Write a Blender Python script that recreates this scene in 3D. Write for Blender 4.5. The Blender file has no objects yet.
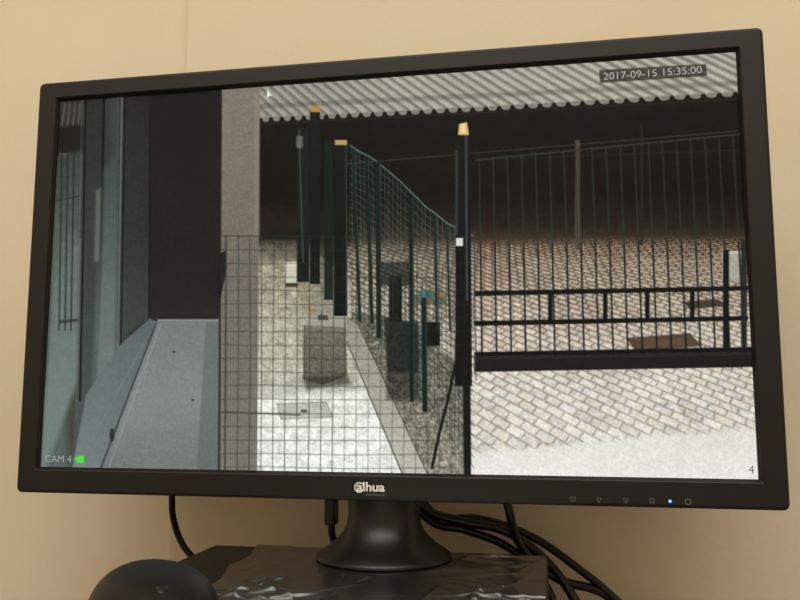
import bpy, bmesh, math, random
import numpy as np
from mathutils import Vector, Matrix
random.seed(4); rng=np.random.RandomState(7)
scene=bpy.context.scene
scene.view_settings.view_transform='Standard'
ZO=1.05           # height of the monitor centre above the floor
# ------------------------------------------------------------------ helpers
def lin(c):
    return tuple(((v/255)/12.92 if v/255<=.04045 else (((v/255)+.055)/1.055)**2.4) for v in c)
def mat(name,col,rough=.5,metal=0,spec=.5,noise=None,bump=None,emit=None,coat=0):
    m=bpy.data.materials.new(name); m.use_nodes=True
    nt=m.node_tree; b=nt.nodes['Principled BSDF']
    b.inputs['Base Color'].default_value=(*lin(col),1); b.inputs['Roughness'].default_value=rough
    b.inputs['Metallic'].default_value=metal; b.inputs['Specular IOR Level'].default_value=spec
    b.inputs['Coat Weight'].default_value=coat
    tc=nt.nodes.new('ShaderNodeTexCoord')
    if noise:
        sc,col2=noise
        n=nt.nodes.new('ShaderNodeTexNoise'); n.inputs['Scale'].default_value=sc; n.inputs['Detail'].default_value=6
        r=nt.nodes.new('ShaderNodeValToRGB'); r.color_ramp.elements[0].position=.3; r.color_ramp.elements[1].position=.7
        r.color_ramp.elements[0].color=(*lin(col),1); r.color_ramp.elements[1].color=(*lin(col2),1)
        nt.links.new(tc.outputs['Object'],n.inputs['Vector']); nt.links.new(n.outputs['Fac'],r.inputs['Fac'])
        nt.links.new(r.outputs['Color'],b.inputs['Base Color'])
    if bump:
        sc,st,di=bump
        n=nt.nodes.new('ShaderNodeTexNoise'); n.inputs['Scale'].default_value=sc; n.inputs['Detail'].default_value=4
        bp=nt.nodes.new('ShaderNodeBump'); bp.inputs['Strength'].default_value=st; bp.inputs['Distance'].default_value=di
        nt.links.new(tc.outputs['Object'],n.inputs['Vector']); nt.links.new(n.outputs['Fac'],bp.inputs['Height'])
        nt.links.new(bp.outputs['Normal'],b.inputs['Normal'])
    if emit:
        b.inputs['Emission Color'].default_value=(*lin(emit[0]),1); b.inputs['Emission Strength'].default_value=emit[1]
    return m
def mesh_obj(name,verts,faces,material,parent=None,smooth=False,loc=(0,0,0)):
    me=bpy.data.meshes.new(name); me.from_pydata([tuple(v) for v in verts],[],faces); me.update()
    bm=bmesh.new(); bm.from_mesh(me); bmesh.ops.recalc_face_normals(bm,faces=bm.faces); bm.to_mesh(me); bm.free()
    o=bpy.data.objects.new(name,me); scene.collection.objects.link(o); o.location=loc
    if material: me.materials.append(material)
    if smooth:
        for p in me.polygons: p.use_smooth=True
    if parent: o.parent=parent
    return o
def box(name,lo,hi,material,parent=None,bev=0,seg=2):
    x0,y0,z0=lo; x1,y1,z1=hi
    v=[(x0,y0,z0),(x1,y0,z0),(x1,y1,z0),(x0,y1,z0),(x0,y0,z1),(x1,y0,z1),(x1,y1,z1),(x0,y1,z1)]
    f=[(0,3,2,1),(4,5,6,7),(0,1,5,4),(1,2,6,5),(2,3,7,6),(3,0,4,7)]
    o=mesh_obj(name,v,f,material,parent)
    if bev:
        m=o.modifiers.new('bevel','BEVEL'); m.width=bev; m.segments=seg; m.limit_method='ANGLE'
    return o
def empty(name,loc=(0,0,0)):
    e=bpy.data.objects.new(name,None); scene.collection.objects.link(e); e.location=loc; e.empty_display_size=.05
    return e
def rrect(x0,x1,z0,z1,r,y,n=6):
    r=max(r,1e-4); pts=[]
    for cx,cz,a0 in ((x1-r,z1-r,0),(x0+r,z1-r,90),(x0+r,z0+r,180),(x1-r,z0+r,270)):
        for i in range(n+1):
            a=math.radians(a0+90*i/n); pts.append((cx+r*math.cos(a),y,cz+r*math.sin(a)))
    return pts
def loft(name,loops,material,parent=None,cap0=False,cap1=False,smooth=False):
    n=len(loops[0]); v=[p for l in loops for p in l]; f=[]
    for k in range(len(loops)-1):
        for i in range(n):
            j=(i+1)%n; f.append((k*n+i,k*n+j,(k+1)*n+j,(k+1)*n+i))
    if cap0: f.append(tuple(range(n)))
    if cap1: f.append(tuple((len(loops)-1)*n+i for i in range(n)))
    return mesh_obj(name,v,f,material,parent,smooth)
def lathe(name,prof,material,parent=None,n=64,sy=1,loc=(0,0,0)):
    loops=[[(r*math.cos(2*math.pi*i/n),r*sy*math.sin(2*math.pi*i/n),z) for i in range(n)] for r,z in prof]
    o=loft(name,loops,material,parent,True,True,True); o.location=loc; return o
def tube(name,pts,r,material,parent=None):
    cu=bpy.data.curves.new(name,'CURVE'); cu.dimensions='3D'; cu.bevel_depth=r; cu.bevel_resolution=5; cu.resolution_u=16; cu.use_fill_caps=True
    s=cu.splines.new('BEZIER'); s.bezier_points.add(len(pts)-1)
    for b,p in zip(s.bezier_points,pts):
        b.co=p; b.handle_left_type=b.handle_right_type='AUTO'
    cu.materials.append(material)
    o=bpy.data.objects.new(name,cu); scene.collection.objects.link(o)
    dg=bpy.context.evaluated_depsgraph_get(); me=bpy.data.meshes.new_from_object(o.evaluated_get(dg))
    bpy.data.objects.remove(o); m=bpy.data.objects.new(name,me); scene.collection.objects.link(m)
    for p in me.polygons: p.use_smooth=True
    if parent: m.parent=parent
    return m
# ------------------------------------------------------------------ camera
f=801.2674667946808
w=np.array([-0.12242076455965321, 0.1833726090349752, -0.01064192180629626]); t=np.array([-0.019629164832735368, -0.020409833364614254, 0.5395635932830959])
th=np.linalg.norm(w);k=w/th;K=np.array([[0,-k[2],k[1]],[k[2],0,-k[0]],[-k[1],k[0],0]])
R=(np.eye(3)+np.sin(th)*K+(1-np.cos(th))*K@K)@np.array([[1,0,0],[0,0,-1],[0,1,0.]])
C=-R.T@t
cam=bpy.data.cameras.new('camera'); co=bpy.data.objects.new('camera',cam); scene.collection.objects.link(co); scene.camera=co
cam.sensor_width=36; cam.lens=f*36/800; cam.clip_start=.01
Rb=R.T@np.diag([1,-1,-1])
M=Matrix(Rb.tolist()).to_4x4(); M.translation=Vector((C[0],C[1],C[2]+ZO)); co.matrix_world=M
# ------------------------------------------------------------------ materials
m_wall=mat('wall_paint',(217,206,183),.85,spec=.2,noise=(9,(221,211,189)),bump=(260,.25,.0006))
m_ceil=mat('ceiling_paint',(235,232,224),.9)
m_floor=mat('floor_tile',(170,160,146),.5,noise=(12,(180,170,156)))
m_desk=mat('desk_laminate',(105,72,45),.45,noise=(30,(120,85,55)))
m_leg=mat('desk_leg_steel',(90,90,92),.35,1)
m_bez=mat('bezel_plastic',(22,22,22),.45,spec=.32,bump=(1500,.3,.0002))
m_bez2=mat('bezel_inner',(16,16,16),.5,spec=.3)
m_back=mat('monitor_back_plastic',(22,22,22),.5)
m_stand=mat('stand_plastic',(14,14,14),.36,spec=.38,bump=(1500,.2,.0002))
m_logo=mat('logo_print',(215,215,210),.5,emit=((215,215,210),.1))
m_icon=mat('icon_print',(110,110,108),.5)
m_led=mat('blue_led',(40,90,255),.5,emit=((60,130,255),4))
m_rec=mat('recorder_black_metal',(15,15,15),.45,spec=.25,bump=(900,.2,.0002))
m_cab=mat('cable_rubber',(12,12,12),.42,spec=.4)
m_mouse=mat('mouse_plastic',(13,13,13),.5,spec=.3)
# film: thin clear plastic, see-through with a soft fresnel gloss
m_film=bpy.data.materials.new('plastic_film'); m_film.use_nodes=True
nt=m_film.node_tree; nt.nodes.clear()
out=nt.nodes.new('ShaderNodeOutputMaterial'); tr=nt.nodes.new('ShaderNodeBsdfTransparent'); gl=nt.nodes.new('ShaderNodeBsdfGlossy')
gl.inputs['Roughness'].default_value=.24; gl.inputs['Color'].default_value=(.5,.5,.5,1); tr.inputs['Color'].default_value=(.96,.96,.96,1)
fr=nt.nodes.new('ShaderNodeFresnel'); fr.inputs['IOR'].default_value=1.33; mx=nt.nodes.new('ShaderNodeMixShader')
nt.links.new(fr.outputs[0],mx.inputs[0]); nt.links.new(tr.outputs[0],mx.inputs[1]); nt.links.new(gl.outputs[0],mx.inputs[2]); nt.links.new(mx.outputs[0],out.inputs[0])
# ------------------------------------------------------------------ room
X0,X1,YW,YF,ZC=-1.5,1.9,.14,-3.2,2.7
XE=-.2085
box('wall_back',(XE,YW,0),(X1+.1,YW+.14,ZC),m_wall,bev=.002)
v=[(X0-.2,YW+.05,0),(XE,YW+.010,0),(XE,YW+.14,0),(X0-.2,YW+.19,0)]
v=v+[(a,b_,ZC) for a,b_,c in v]
mesh_obj('wall_back_recess',v,[(0,1,2,3),(4,7,6,5),(0,4,5,1),(1,5,6,2),(2,6,7,3),(3,7,4,0)],m_wall)
box('wall_left',(X0-.1,YF,0),(X0,YW+.04,ZC),m_wall)
box('wall_right',(X1,YF,0),(X1+.1,YW,ZC),m_wall)
box('wall_front',(X0-.1,YF-.1,0),(X1+.1,YF,ZC),m_wall)
box('floor',(X0-.2,YF-.1,-.05),(X1+.1,YW+.3,0),m_floor)
box('ceiling',(X0-.2,YF-.1,ZC),(X1+.1,YW+.3,ZC+.05),m_ceil)
# ------------------------------------------------------------------ desk
DZ=ZO-.292
desk=empty('desk')
box('top',(-.7,-.62,DZ-.028),(.8,.125,DZ),m_desk,desk,.003)
for i,(x,y) in enumerate(((-.66,-.58),(.76,-.58),(-.66,.09),(.76,.09))):
    box('leg_%d'%(i+1),(x-.02,y-.02,0),(x+.02,y+.02,DZ-.028),m_leg,desk,.002)
# ------------------------------------------------------------------ recorder
ZT=-.194
rec=empty('video_recorder',(0,0,ZO))
box('case',(-.131,-.20,-.286),(.113,.058,ZT),m_rec,rec,.0025,3)
box('front_panel',(-.133,-.206,-.286),(.115,-.199,ZT+.0005),m_bez,rec,.002)
for i,(x,y) in enumerate(((-.11,-.18),(.095,-.18),(-.11,.035),(.095,.035))):
    lathe('foot_%d'%(i+1),[(.008,-.292),(.009,-.286)],m_cab,rec,24,loc=(x,y,0))
nx,ny=190,190
ff=[]
rid=[(rng.uniform(-.1,.12),rng.uniform(-.2,.06),rng.uniform(0,math.pi),rng.uniform(.0005,.0017),rng.uniform(.0014,.0033),rng.uniform(.015,.05)) for _ in range(95)]
gx_=np.zeros((ny+1,nx+1)); gy_=np.zeros_like(gx_); hh=np.zeros_like(gx_)
for j in range(ny+1):
    y=-.199+.256*j/ny; xl=-.095+.03*(.058-y)/.25+.002*math.sin(y*90)
    gx_[j]=xl+(.112-xl)*np.arange(nx+1)/nx; gy_[j]=y
for (cx,cy,a,am,wd,ln) in rid:
    dx=gx_-cx;dy=gy_-cy; s=dx*math.cos(a)+dy*math.sin(a); q=-dx*math.sin(a)+dy*math.cos(a)
    hh+=am*np.exp(-np.abs(q/wd)**1.5-(s/ln)**2)
hh=np.minimum(hh,.0035)*np.clip((np.hypot(gx_-.0035,gy_-.03)-.048)/.01,0,1)
fv=[(float(gx_[j,i]),float(gy_[j,i]),float(ZT+.0006+hh[j,i])) for j in range(ny+1) for i in range(nx+1)]
for j in range(ny):
    for i in range(nx):
        a=j*(nx+1)+i; ff.append((a,a+1,a+nx+2,a+nx+1))
mesh_obj('protective_film',fv,ff,m_film,rec,True)
# ------------------------------------------------------------------ monitor
W,H=.4766,.2681
bl,br,bt,bb=.0158,.0164,.0141,.0178
mon=empty('computer_monitor',(0,0,ZO))
x0,x1,z0,z1=-W/2,W/2,-H/2,H/2
ox0,ox1,oz0,oz1=x0-bl,x1+br,z0-bb,z1+bt
def rr(ins,y,r): return rrect(ox0+ins,ox1-ins,oz0+ins,oz1-ins,r,y)
loft('inner_lip',[rrect(x0-.0002,x1+.0002,z0-.0002,z1+.0002,.0005,.0004),rrect(x0,x1,z0,z1,.0005,-.0012),rrect(x0-.0016,x1+.0016,z0-.0016,z1+.0016,.001,-.0036)],m_bez2,mon)
loft('bezel',[rrect(x0-.0016,x1+.0016,z0-.0016,z1+.0016,.001,-.0036),rrect(x0-.0022,x1+.0022,z0-.0022,z1+.0022,.0012,-.004),
   rr(.0022,-.004,.003),rr(.0008,-.0036,.0036),rr(.0002,-.0026,.0038),rr(0,-.001,.004),rr(0,.0135,.004),rr(.001,.015,.004)],m_bez,mon)
loft('back_shell',[rr(.001,.015,.004),rr(.006,.0185,.008),rr(.03,.022,.01),rr(.075,.036,.015),rr(.085,.044,.015),rr(.09,.046,.015)],m_back,mon,False,True)
# stand
CX,CY=.0035,.03
prof=[(.0255,-.105),(.0255,-.150),(.0245,-.160),(.0245,-.166),(.0255,-.171),(.0280,-.176),(.0320,-.1805),(.0370,-.1845),(.0415,-.1875),(.0448,-.1898),(.0460,-.1912),(.0462,-.1925),(.0455,-.1932)]
lathe('stand_pedestal',prof,m_stand,mon,96,loc=(CX,CY,0))
box('stand_bracket',(CX-.03,.018,-.12),(CX+.03,.06,-.03),m_back,mon,.006,3)

# ---- the picture shown on the panel, painted into a vertex-colour lattice
S=2
Hc,Wc=1040,1640
cv=np.zeros((Hc,Wc,3),np.float32)
YY,XX=np.mgrid[0:Hc,0:Wc].astype(np.float32); XX=XX/S; YY=YY/S
def vnoise(sx,sy=None,seed=0,oct=1):
    sy=sy or sx; out=np.zeros((Hc,Wc),np.float32); amp=1;tot=0
    for o in range(oct):
        r=np.random.RandomState(seed+o); cx=max(sx/2**o,.6); cy=max(sy/2**o,.6)
        g=r.rand(int(Hc/S/cy)+3,int(Wc/S/cx)+3).astype(np.float32)
        a=XX/cx; bq=YY/cy; i=a.astype(int); j=bq.astype(int); fa=a-i; fb=bq-j
        out+=amp*((g[j,i]*(1-fa)+g[j,i+1]*fa)*(1-fb)+(g[j+1,i]*(1-fa)+g[j+1,i+1]*fa)*fb); tot+=amp; amp*=.6
    return out/tot
def region(xa,xb,ya,yb,pad=4):
    return (slice(max(0,int((ya-pad)*S)),min(Hc,int((yb+pad)*S)+1)),slice(max(0,int((xa-pad)*S)),min(Wc,int((xb+pad)*S)+1)))
def cover(pts,soft=.5):
    xs=[p[0] for p in pts]; ys=[p[1] for p in pts]; sl=region(min(xs),max(xs),min(ys),max(ys),soft+2)
    X=XX[sl];Y=YY[sl]; ins=np.zeros(X.shape,bool); d=np.full(X.shape,1e9,np.float32)
    for (ax,ay),(bx,by) in zip(pts,pts[1:]+pts[:1]):
        c=((ay>Y)!=(by>Y)); 
        if ay!=by: ins^=c&(X<(bx-ax)*(Y-ay)/(by-ay)+ax)
        L=(bx-ax)**2+(by-ay)**2+1e-9; u=np.clip(((X-ax)*(bx-ax)+(Y-ay)*(by-ay))/L,0,1)
        d=np.minimum(d,np.hypot(X-ax-u*(bx-ax),Y-ay-u*(by-ay)))
    sd=np.where(ins,d,-d)
    return sl,np.clip(.5+sd/(2*soft),0,1)
def blend(sl,a,col):
    col=np.asarray(col,np.float32)
    if col.ndim==3: col=col[sl]
    cv[sl]=cv[sl]*(1-a[...,None])+col*a[...,None]
def poly(pts,col,alpha=1,soft=.4):
    sl,a=cover(pts,soft); blend(sl,a*alpha,col)
def line(p,q,wd,col,alpha=1,soft=.45):
    sl=region(min(p[0],q[0]),max(p[0],q[0]),min(p[1],q[1]),max(p[1],q[1]),wd+2)
    X=XX[sl];Y=YY[sl]; L=(q[0]-p[0])**2+(q[1]-p[1])**2+1e-9
    u=np.clip(((X-p[0])*(q[0]-p[0])+(Y-p[1])*(q[1]-p[1]))/L,0,1)
    d=np.hypot(X-p[0]-u*(q[0]-p[0]),Y-p[1]-u*(q[1]-p[1]))
    blend(sl,np.clip(.5+(wd/2-d)/(2*soft),0,1)*alpha,col)
def pline(pts,wd,col,alpha=1):
    for a,b_ in zip(pts,pts[1:]): line(a,b_,wd,col,alpha)
def rect(xa,ya,xb,yb,col,alpha=1,soft=.4): poly([(xa,ya),(xb,ya),(xb,yb),(xa,yb)],col,alpha,soft)
def ell(cx,cy,rx,ry,col,alpha=1,n=24): poly([(cx+rx*math.cos(6.2832*i/n),cy+ry*math.sin(6.2832*i/n)) for i in range(n)],col,alpha)
def grad(stops,axis='y'):
    A=YY if axis=='y' else XX; xs=[s[0] for s in stops]
    return np.stack([np.interp(A,xs,[s[1][c] for s in stops]) for c in range(3)],-1).astype(np.float32)
n1=vnoise(3,seed=1,oct=2); n2=vnoise(1.3,seed=5); n3=vnoise(40,seed=9,oct=3); n4=vnoise(7,4,seed=13,oct=3)
def tex(g,*ns):
    g=g.copy()
    for n,a in ns: g+=((n-.5)*2*a)[...,None]
    return np.clip(g,0,255)
# base: dark shed interior
cv[:]=tex(grad([(90,(10,10,10)),(195,(12,11,9)),(225,(32,26,21)),(244,(66,54,44))]),(n4,6))
# paved yard
yh=60.; den=np.maximum(YY-yh,5)
gx=(XX-560)/den; gz=440/den
ang=math.radians(33); ca,sa=math.cos(ang),math.sin(ang)
sc=35.
U=(gx*ca-gz*sa)*sc; V=(gx*sa+gz*ca)*sc
row=np.floor(V); uu=U/1.8+.5*(row%2); fu=uu-np.floor(uu); fvv=V-row
px=den/sc
joint=np.minimum(np.minimum(fu,1-fu)*1.8,np.minimum(fvv,1-fvv))*px
jm=np.clip(1.1-joint*.62,0,1)
idx=(np.floor(uu)*13+row*7).astype(int)%97; br_=np.random.RandomState(3).rand(97).astype(np.float32)[idx]
pav=tex(grad([(238,(130,112,97)),(262,(172,155,140)),(300,(190,175,162)),(350,(212,199,188)),(380,(218,209,201)),(430,(222,214,209)),(470,(222,216,214))]),(n3,12),(n1,18),(n2,18))
pav+=((br_-.5)*22)[...,None]
dark=np.interp(YY,[240,300,350,440],[80,82,72,54])
pav-=(jm*dark)[...,None]
mo_=np.sin(XX*.9+YY*.35)*np.sin(YY*1.1-XX*.12)
pav[...,2]+=(n4-.5)*18+mo_*8; pav[...,0]-=(n4-.5)*12+mo_*6
pav=np.clip(pav,0,255)
a=np.clip((YY-(238-.012*(XX-480)))/9,0,1)*(XX>340)
cv[:]=cv*(1-a[...,None])+pav*a[...,None]
kerb=tex(grad([(420,(224,217,212)),(480,(234,230,231))]),(n1,7),(n2,6),(n3,8))
poly([(470,452),(560,446),(640,437),(770,428),(770,490),(470,490)],kerb,.92,2.5)
poly([(682,302),(718,299),(728,306),(690,309)],(60,48,40),.92,.8)
poly([(626,338),(690,333),(702,346),(636,352)],(74,58,48),.93,.8); poly([(640,341),(686,337),(692,343),(646,348)],(98,80,68),.5,1)
# corrugated roof
rb=[(258,119),(300,117),(480,108),(600,101),(700,95),(770,91)]
roof=tex(grad([(262,(140,138,131)),(420,(164,161,153)),(600,(170,166,156)),(760,(168,163,152))],'x'),(n2,8),(n3,14))
poly([(258,60)]+[(258,40),(770,30)]+rb[::-1],roof,1,.5)
xb=250
while xb<840:
    yb=np.interp(xb,[p[0] for p in rb],[p[1] for p in rb]) ; dx=-.95-(xb-258)/520
    sp=10.5+(xb-250)*.012
    line((xb,yb-1),(xb+dx*48,yb-45),2.4+(xb-250)*.003,(92,88,82),.6,.9)
    line((xb+sp*.42,yb-1),(xb+sp*.42+dx*48,yb-45),sp*.22,(194,190,180),.42,.9)
    ell(xb+sp*.5,yb+.5,sp*.35,2.6,(128,124,116)); ell(xb,yb+1.2,2.2,2.2,(11,10,10))
    xb+=sp
poly([(258,104),(770,79),(770,84),(258,109)],(60,56,52),.3,1.2)
line((262,124),(740,99),1.2,(46,42,38),.7)
line((345,164),(738,131),1.3,(62,58,54),.75); line((475,160),(738,150),1,(48,46,44),.6)
# posts in the shed
rect(575,140,580,250,(84,74,64),.9,.8); line((574,110),(578,250),1,(26,24,22),.8)
rect(640,125,643,245,(32,30,28),.8,.8)
rect(722,251,741,281,(168,166,160),.85); rect(722,251,741,254,(194,190,184),.8)
# sidewalk
side=tex(grad([(236,(98,91,76)),(262,(150,143,125)),(320,(174,168,152)),(378,(190,186,173)),(396,(225,224,219)),(470,(234,235,235))]),(n1,22),(n2,18),(n4,34))
poly([(256,240),(300,240),(352,280),(352,330),(405,480),(256,480)],side,1,.6)
rect(258,228,352,244,(13,13,11),.7,6)
poly([(258,384),(352,372),(358,390),(258,398)],(140,138,126),.35,3)
poly([(277,404),(326,402),(333,417),(281,419)],(160,158,150),.6); pline([(277,404),(326,402),(333,417),(281,419),(277,404)],.8,(110,108,100),.8); ell(304,411,3.5,1.6,(80,78,74))
rect(300,246,336,318,(96,98,84),.30,4)
line((303,285),(313,320),2.2,(160,126,74),.8)
rect(285,262,298,286,(200,196,180)); rect(285,262,298,266,(228,225,212)); rect(285,283,298,287,(60,56,48))
rect(258,240,300,262,(62,60,48),.3,4)
# concrete block
poly([(304,325),(311,316),(346,317),(347,376),(322,385),(303,379)],tex(grad([(315,(118,115,101)),(385,(92,90,80))]),(n1,16),(n2,10)))
poly([(303,325),(310,316),(346,317),(344,327)],(162,159,144),.9); rect(318,315,328,320,(50,50,45),.8)
line((304,326),(304,379),1,(60,58,50),.8)
poly([(303,378),(347,375),(352,384),(306,390)],(44,42,36),.6,2)
# gravel bed and kerb wall
grav=tex(grad([(320,(108,103,90)),(470,(140,135,124))]),(n1,46),(n2,34))
poly([(352,312),(400,318),(470,372),(470,480),(425,480),(352,330)],grav,1,.6)
poly([(346,318),(356,320),(430,480),(404,480),(348,345)],tex(grad([(320,(146,142,128)),(470,(188,185,176))]),(n1,12),(n2,9)),1,.5)
line((356,320),(428,475),1,(70,66,58),.85); line((347,342),(404,478),1.4,(84,80,70),.85)
# gate rails and pickets
for i in range(20):
    xb=482+i*14.6; xt=479+i*14.1
    xm=xt+(xb-xt)*.5
    yt=158-.09*(xt-479)
    line((xt,yt),(xm,243),1.4,(42,48,46),.9); line((xm,243),(xb,356),1.7,(18,20,20),.97)
line((476,160),(742,134),1.8,(46,52,50),.9)
poly([(474,291),(748,286),(748,290.5),(474,296)],(13,14,15)); poly([(474,321),(748,316),(748,320.5),(474,326)],(13,14,15))
for x in (550,605,647,692): rect(x-2,290,x+2.5,322,(13,14,15))
poly([(474,352),(752,347),(752,352),(474,357)],(14,14,15)); poly([(474,357),(752,352),(753,367),(474,372)],(25,24,24))
line((474,359),(752,354),.8,(74,70,66),.6)
rect(723,250,729,350,(14,18,16)); rect(741,240,747,350,(26,30,30),.9)
# boxes behind the side fence
rect(389,276,402,322,(18,20,18)); rect(390,277,396,285,(90,90,84),.5)
rect(414,294,446,304,(96,104,96)); rect(420,291,432,296,(30,120,120),.8); rect(438,293,445,297,(190,120,50),.8)
rect(386,322,420,400,(26,26,24),.55,2)
poly([(384,318),(418,322),(418,372),(388,372)],(14,20,18),.6,1)
rect(376,262,412,286,(20,22,20),.7,1)
rect(422,322,440,346,(10,10,10))
# side fence mesh
wire=(74,108,100); dk=(28,48,44)
def top(x): return np.interp(x,[350,375,400,425,450,476],[146,160,181,206,225,237])
def bot(x): return np.interp(x,[350,380,410,440,476],[318,342,382,425,470])
for x in np.arange(352,472,4.1):
    ys=np.linspace(top(x),bot(x),10); off=3.5*math.sin(x)
    pts=[(x+off*.2*math.sin(y/28),y) for y in ys]
    for p_,q_ in zip(pts,pts[1:]): line(p_,q_,.8,wire if p_[1]<255 else dk,.6)
for u in np.linspace(0,1,24):
    xs=np.linspace(350,474,14); pts=[(x,top(x)+(bot(x)-top(x))*u+1.6*math.sin(x*.3+u*9)) for x in xs]
    for p_,q_ in zip(pts,pts[1:]): line(p_,q_,.8,wire if p_[1]<262 else dk,.55)
pline([(x,top(x)) for x in np.linspace(350,474,16)],1.1,(110,134,126),.8)
for pts,wd in (([(353,150),(360,320)],3),([(367,160),(372,322)],3.5),([(378,164),(379,336)],5),([(411,196),(412,400)],4.5),([(424,300),(425,410)],5),([(435,216),(437,330)],2.5),([(447,226),(450,330)],2)):
    line(pts[0],pts[1],wd,(13,26,24),.95)
    line((pts[0][0]+wd*.4,pts[0][1]),(pts[1][0]+wd*.4,pts[1][1]),.7,(50,84,78),.7)
pline([(432,468),(440,430),(449,395),(455,365)],3,(16,20,19))
# tall posts
rect(297,128,309,282,(18,25,24)); line((299,130),(303,262),1.2,(90,100,100),.7); rect(296,136,303,148,(150,150,140),.5)
rect(310,112,320,284,(12,20,17)); rect(311,106,320,112,(190,130,60),.9)
rect(324,140,333,300,(14,27,22),.9)
rect(334,142,347,316,(11,17,15)); line((346,145),(347,316),1,(60,80,74),.8); rect(335,140,347,145,(205,165,105),.9)
poly([(456,136),(470,136),(472,386),(455,386)],(13,16,18)); line((466,136),(467,300),2.2,(60,78,86),.8); rect(455,150,458,235,(74,84,90),.5)
poly([(458,135),(459,124),(467,122),(469,135)],(222,178,110)); rect(461,124,465,133,(246,218,150),.9)
rect(456,238,463,246,(215,215,205)); poly([(463,380),(470,380),(471,475),(464,475)],(13,20,22))
line((474,232),(476,380),1.4,(46,60,58),.8)
# left: window reflections and door frames
lbg=tex(grad([(41,(62,66,64)),(80,(64,66,62)),(100,(42,44,42)),(118,(64,68,66)),(148,(30,30,30)),(220,(26,25,24))],'x'),(n3,6))
poly([(30,60),(222,60),(222,490),(30,490)],lbg,1,.3)
poly([(56,60),(104,60),(104,126),(58,130)],(48,47,44),1,1)
for i in range(9): line((60+i*5,104),(56+i*5.6,127),1.6,(104,101,94),.6)
poly([(58,127),(104,123),(102,150),(57,156)],(22,22,21),.95,2)
rect(60,153,72,156,(190,130,60),.6)
poly([(57,156),(80,150),(78,250),(52,280)],tex(grad([(150,(54,61,59)),(280,(96,107,104))]),(n4,14)),.95,2)
poly([(52,280),(80,240),(78,380),(42,480),(40,480)],tex(grad([(260,(98,110,109)),(480,(122,135,135))]),(n4,8)),.95,3)
for x in (62,68,74): line((x,150),(x-3,330),1.4,(26,31,31),.8)
line((60,322),(78,320),3,(38,42,42),.7); line((58,200),(80,196),1.2,(30,34,34),.7)
poly([(84,98),(104,97),(98,330),(86,470),(72,470),(80,330)],tex(grad([(100,(38,40,39)),(470,(78,86,86))]),(n4,4)),.95,.8)
line((86,99),(80,400),1.8,(17,18,18)); line((104,97),(98,400),2.4,(15,15,15)); line((82,99),(76,420),1,(104,110,108),.6)
poly([(104,170),(120,150),(116,380),(92,440),(96,330)],tex(grad([(160,(64,69,68)),(300,(100,110,110)),(440,(122,134,136))]),(n4,6)),.95,4)
poly([(96,190),(101,188),(99,260),(94,262)],(150,156,150),.4,1.5)
poly([(120,96),(150,94),(150,318),(117,340)],tex(grad([(96,(32,33,32)),(230,(44,46,46)),(340,(66,70,70))]),(n4,5)),.9,.8)
line((122,97),(117,405),2,(100,107,105),.85); line((125,97),(120,400),1.4,(17,17,17)); line((150,94),(149,318),1.4,(13,13,13))
poly([(72,470),(86,395),(120,345),(150,318),(158,322),(98,480),(72,480)],tex(grad([(320,(92,102,104)),(480,(118,129,132))]),(n4,6)),.95,.6)
line((92,440),(150,332),1.2,(130,139,140),.4)
poly([(40,400),(60,360),(70,478),(40,478)],(110,122,123),.5,5)
poly([(149,92),(219,92),(219,322),(152,320)],tex(grad([(92,(21,21,22)),(300,(32,30,30)),(322,(37,35,35))]),(n3,3)),1,.6)
# sill
poly([(158,320),(222,320),(218,480),(98,480)],tex(grad([(320,(114,120,122)),(400,(127,133,135)),(480,(110,114,116))]),(n4,4),(n2,3)),1,.5)
line((158,320),(222,320),1.6,(150,155,156),.8); line((156,324),(100,470),1.8,(54,60,62),.9); line((161,324),(108,470),1,(162,168,170),.5)
poly([(206,322),(222,322),(220,480),(196,480)],(94,98,100),.6,1); ell(174,352,1.5,1,(50,50,50)); ell(193,400,1.5,1,(50,50,50))
ell(112,435,2.5,7,(32,36,36),.8)
# pillar
pil=tex(grad([(90,(124,116,106)),(260,(112,105,98)),(360,(116,110,104)),(480,(120,114,108))]),(n4,5),(n2,5))
poly([(222,60),(260,60),(257,480),(218,480)],pil,1,.5)
line((221,92),(219,480),2,(32,30,30),.9); rect(254,92,260,236,(138,129,118),.5,1)
poly([(218,255),(226,250),(227,268),(220,300),(217,290)],(22,22,22),.9)
# foreground wire mesh
wc=(40,44,42)
for i in range(21):
    x=226+i*11.9; yt=235+ (0 if x<340 else (x-340)*.02)
    pline([(x+ .8*math.sin(i*1.7),yt),(x+.6*math.sin(i),350),(x-1.0,475)],.85,wc if x<470 else dk,.75 if x<345 else .45)
for j in range(18):
    y=236+j*13.6; pline([(222,y),(260,y+.8*math.sin(j)),(300,y+.5),(345,y+1+.6*math.sin(j*2)),(400,y+1),(470,y)],.75,wc,.6 if j else .95)
line((222,412),(300,415),1.6,(46,54,50),.7); line((226,236),(225,470),1.4,(50,54,52),.8)
# captions' backing plate, status icon, pointer
poly([(599,70),(706,64),(707,76),(600,83)],(38,35,32),.75)
poly([(77,456),(84,456),(84,463),(77,463)],(70,225,60)); poly([(74,459),(77,457),(77,462)],(70,225,60))
poly([(267,89),(272,96),(269,96),(267,99)],(230,230,230))
def blur(a,k):
    o=a.copy()
    for ax in (0,1): o=(np.roll(o,1,ax)+np.roll(o,-1,ax)+k*o)/(2+k)
    return o
cv=blur(cv,8.0)
cv=cv*np.array([.99,1.005,.975],np.float32)+((n2-.5)*7)[...,None]
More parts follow.
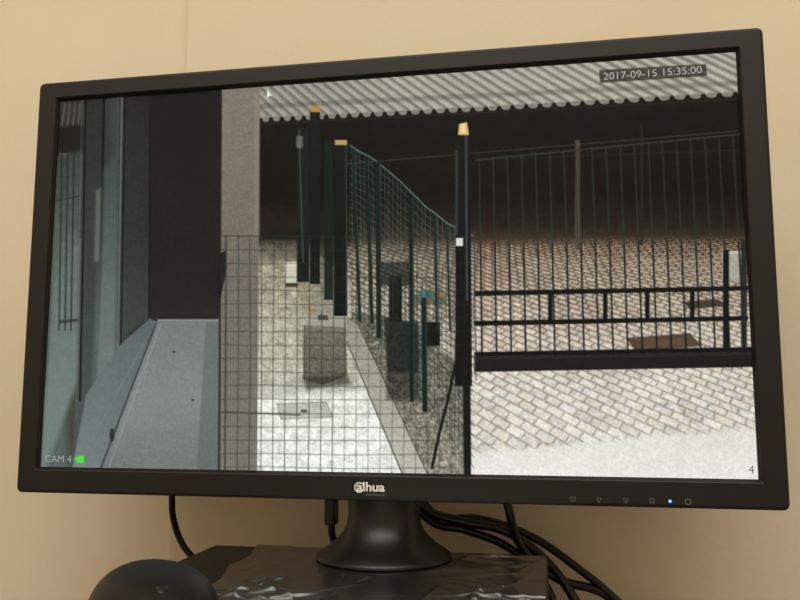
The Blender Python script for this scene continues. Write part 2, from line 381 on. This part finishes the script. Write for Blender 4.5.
# homography digitised frame -> panel metres
def P2(X,Z):
    q=R@np.array([X,0,Z])+t; return (400+f*q[0]/q[2],300+f*q[1]/q[2])
dst=[(x0,z1),(x1,z1),(x1,z0),(x0,z0)]
A=[];bvec=[]
for (X,Z) in dst:
    u,v_=P2(X,Z)
    A.append([X,Z,1,0,0,0,-u*X,-u*Z]); bvec.append(u); A.append([0,0,0,X,Z,1,-v_*X,-v_*Z]); bvec.append(v_)
h=np.linalg.solve(np.array(A),np.array(bvec)); Hm=np.append(h,1).reshape(3,3); Hi=np.linalg.inv(Hm)
def topanel(u,v_):
    q=Hi@np.array([u,v_,1]); return q[0]/q[2],q[1]/q[2]
GX,GY=1120,630
gxs=np.linspace(x0,x1,GX+1); gzs=np.linspace(z1,z0,GY+1); PX,PZ=np.meshgrid(gxs,gzs)
dn=Hm[2,0]*PX+Hm[2,1]*PZ+1; uu=(Hm[0,0]*PX+Hm[0,1]*PZ+Hm[0,2])/dn*S; vv=(Hm[1,0]*PX+Hm[1,1]*PZ+Hm[1,2])/dn*S
i=np.clip(uu.astype(int),0,Wc-2); j=np.clip(vv.astype(int),0,Hc-2); fa=(uu-i)[...,None]; fb=(vv-j)[...,None]
samp=(cv[j,i]*(1-fa)+cv[j,i+1]*fa)*(1-fb)+(cv[j+1,i]*(1-fa)+cv[j+1,i+1]*fa)*fb
samp=np.clip(samp,0,255)/255; linc=np.where(samp<=.04045,samp/12.92,((samp+.055)/1.055)**2.4)
me=bpy.data.meshes.new('screen_panel'); nv=(GX+1)*(GY+1); nf=GX*GY
me.vertices.add(nv); me.vertices.foreach_set('co',np.stack([PX,np.zeros_like(PX),PZ],-1).astype(np.float32).ravel())
I=(np.arange(GY)[:,None]*(GX+1)+np.arange(GX)[None]).ravel()
quads=np.stack([I,I+GX+1,I+GX+2,I+1],-1).astype(np.int32)
me.loops.add(nf*4); me.loops.foreach_set('vertex_index',quads.ravel())
me.polygons.add(nf); me.polygons.foreach_set('loop_start',np.arange(nf,dtype=np.int32)*4)
me.update(calc_edges=True); me.validate()
ca_=me.color_attributes.new('picture','FLOAT_COLOR','POINT')
ca_.data.foreach_set('color',np.concatenate([linc,np.ones(linc.shape[:2]+(1,))],-1).astype(np.float32).ravel())
scr=bpy.data.objects.new('screen_panel',me); scene.collection.objects.link(scr); scr.parent=mon
ms=bpy.data.materials.new('lcd_picture'); ms.use_nodes=True; nt=ms.node_tree; b=nt.nodes['Principled BSDF']
at=nt.nodes.new('ShaderNodeAttribute'); at.attribute_name='picture'
b.inputs['Base Color'].default_value=(.002,.002,.002,1); b.inputs['Roughness'].default_value=.4; b.inputs['Specular IOR Level'].default_value=.10
nt.links.new(at.outputs['Color'],b.inputs['Emission Color']); b.inputs['Emission Strength'].default_value=1.03
me.materials.append(ms)
# lettering
def label(name,txt,x,z,size,material,y,align='LEFT',wscale=1,bold=0):
    cu=bpy.data.curves.new(name,'FONT'); cu.body=txt; cu.size=size; cu.align_x=align; cu.align_y='CENTER'; cu.offset=bold
    o=bpy.data.objects.new(name,cu); scene.collection.objects.link(o)
    dg=bpy.context.evaluated_depsgraph_get(); m=bpy.data.meshes.new_from_object(o.evaluated_get(dg)); bpy.data.objects.remove(o)
    m.transform(Matrix.Diagonal((wscale,1,1,1))); m.transform(Matrix.Rotation(math.pi/2,4,'X'))
    m.materials.clear(); m.materials.append(material)
    o=bpy.data.objects.new(name,m); scene.collection.objects.link(o); o.parent=mon; o.location=(x,y,z); return o
m_osd=mat('caption_light',(0,0,0),.6,emit=((166,162,154),1)); m_osd2=mat('caption_grey',(0,0,0),.6,emit=((150,155,155),1))
a_=topanel(603,77); b_=topanel(702,70)
label('caption_timestamp','2017-09-15 15:35:00',(a_[0]+b_[0])/2,(a_[1]+b_[1])/2,.0070,m_osd,-.0003,'CENTER',1.06)
a_=topanel(45,459); label('caption_channel','CAM 4',a_[0],a_[1],.0068,m_osd2,-.0003,'LEFT',1.05)
a_=topanel(752,470); label('caption_corner','4',a_[0]-.002,a_[1],.0065,m_icon,-.0003)
# bezel print: maker logo, key icons, led
zb=z0-.0102
label('bezel_logo','alhua',-.0078,zb+.0012,.0080,m_logo,-.0041,'LEFT',1.12,bold=.0002)
label('bezel_logo_small','TECHNOLOGY',-.002,zb-.0036,.0020,m_icon,-.0041)
def ring(name,x,z,r,mt,n=20):
    vs=[];fs=[]
    for i in range(n):
        a=6.2832*i/n+(math.pi/4 if n==4 else -math.pi/2); vs+=[(x+r*math.cos(a),-.0041,z+r*math.sin(a)),(x+r*.76*math.cos(a),-.0041,z+r*.76*math.sin(a))]
    for i in range(n): j=(i+1)%n; fs.append((2*i,2*j,2*j+1,2*i+1))
    return mesh_obj(name,vs,fs,mt,mon)
ring('logo_ring',-.0078+.0018,zb+.001,.0034,m_logo)
zi=zb-.0033
for kk,(x,nn) in enumerate(((.1293,4),(.1449,3),(.1609,3),(.1762,4),(.197,20))):
    ring('key_icon_%d'%(kk+1),x,zi,.0019,m_icon,nn)
lx=.1866; mesh_obj('power_led',[(lx+.0009*math.cos(6.2832*i/16),-.0042,zi+.0009*math.sin(6.2832*i/16)) for i in range(16)],[tuple(range(16))],m_led,mon)
# ------------------------------------------------------------------ cables
for P,r in (
 ([(0.0108,0.07,-0.1382),(0.0248,0.075,-0.1658),(0.0499,0.08,-0.1751),(0.0823,0.085,-0.1821),(0.1107,0.085,-0.2016),(0.131,0.08,-0.2273),(0.1472,0.08,-0.2601),(.165,.06,-.2875)],.0034),
 ([(0.0137,0.075,-0.1422),(0.0308,0.085,-0.1713),(0.0637,0.09,-0.1747),(0.1,0.095,-0.1867),(0.1318,0.09,-0.206),(0.1625,0.09,-0.231),(0.1822,0.09,-0.2544),(.205,.08,-.288)],.003),
 ([(0.0795,0.06,-0.1293),(0.0856,0.07,-0.1622),(0.0946,0.08,-0.1928),(0.1182,0.085,-0.2138),(0.1489,0.09,-0.2233),(0.1763,0.095,-0.2425),(.22,.09,-.288)],.0032),
 ([(0.0061,0.075,-0.146),(0.0292,0.08,-0.1764),(0.053,0.085,-0.1822),(0.0892,0.088,-0.1973),(0.1124,0.08,-0.2212),(0.12,0.08,-0.2549),(.125,.08,-.288)],.003),
 ([(-0.1648,0.06,-0.1402),(-0.177,0.08,-0.1653),(-0.181,0.095,-0.1868),(-0.1759,0.1,-0.203),(-0.1643,0.1,-0.2158),(-0.1431,0.09,-0.2418),(-.13,.085,-.2885)],.0026)):
    o=tube('cable',P,r,m_cab); o.location.z=ZO
vp=empty('video_plug',(0,0,ZO))
box('plug_body',(-.0477,.060,-.1782),(-.0392,.071,-.135),m_cab,vp,.0015)
xm=-.0434
tube('plug_lead',[(xm,.0655,-.1762),(xm,.068,-.1862),(xm+.005,.085,-.208),(xm+.005,.09,-.288)],.0026,m_cab,vp)
# ------------------------------------------------------------------ mouse
mo=empty('computer_mouse',(0,0,ZO))
mv=[];mf=[];nu,nvv=48,16
for j in range(nvv+1):
    ph=math.pi/2*j/nvv
    for i in range(nu):
        a=6.2832*i/nu; r=math.cos(ph)**.6; sh=1-.12*math.sin(a)
        mv.append((.031*r*math.cos(a)*sh,.050*r*math.sin(a),.027*math.sin(ph)**.9))
for j in range(nvv):
    for i in range(nu):
        i2=(i+1)%nu; mf.append((j*nu+i,j*nu+i2,(j+1)*nu+i2,(j+1)*nu+i))
mf.append(tuple(range(nu)))
ML=(-.074,-.148,ZT+.0003); MR=(0,0,math.radians(34))
ms_=mesh_obj('shell',mv,mf,m_mouse,mo,True); ms_.location=ML; ms_.rotation_euler=MR
wh=lathe('scroll_wheel',[(.001,-.003),(.0055,-.0025),(.006,0),(.0055,.0025),(.001,.003)],m_cab,mo,32)
Mr=Matrix.Rotation(MR[2],4,'Z'); wp=Mr@Vector((0,-.032,.0185)); wh.location=(ML[0]+wp.x,ML[1]+wp.y,ML[2]+wp.z); wh.rotation_euler=(0,math.radians(90),MR[2])
# ------------------------------------------------------------------ lights
def area(name,loc,size,power,col,target):
    l=bpy.data.lights.new(name,'AREA'); l.shape='RECTANGLE'; l.size,l.size_y=size; l.energy=power; l.color=col
    o=bpy.data.objects.new(name,l); scene.collection.objects.link(o); o.location=loc
    o.rotation_euler=(Vector(target)-Vector(loc)).to_track_quat('-Z','Y').to_euler(); return o
area('ceiling_light',(.1,-1.7,ZC-.03),(2.4,1.8),61,(1,.94,.85),(.1,-1.7,0))
wd=bpy.data.worlds.new('world'); scene.world=wd; wd.use_nodes=True
wd.node_tree.nodes['Background'].inputs[0].default_value=(1,.92,.8,1); wd.node_tree.nodes['Background'].inputs[1].default_value=.2
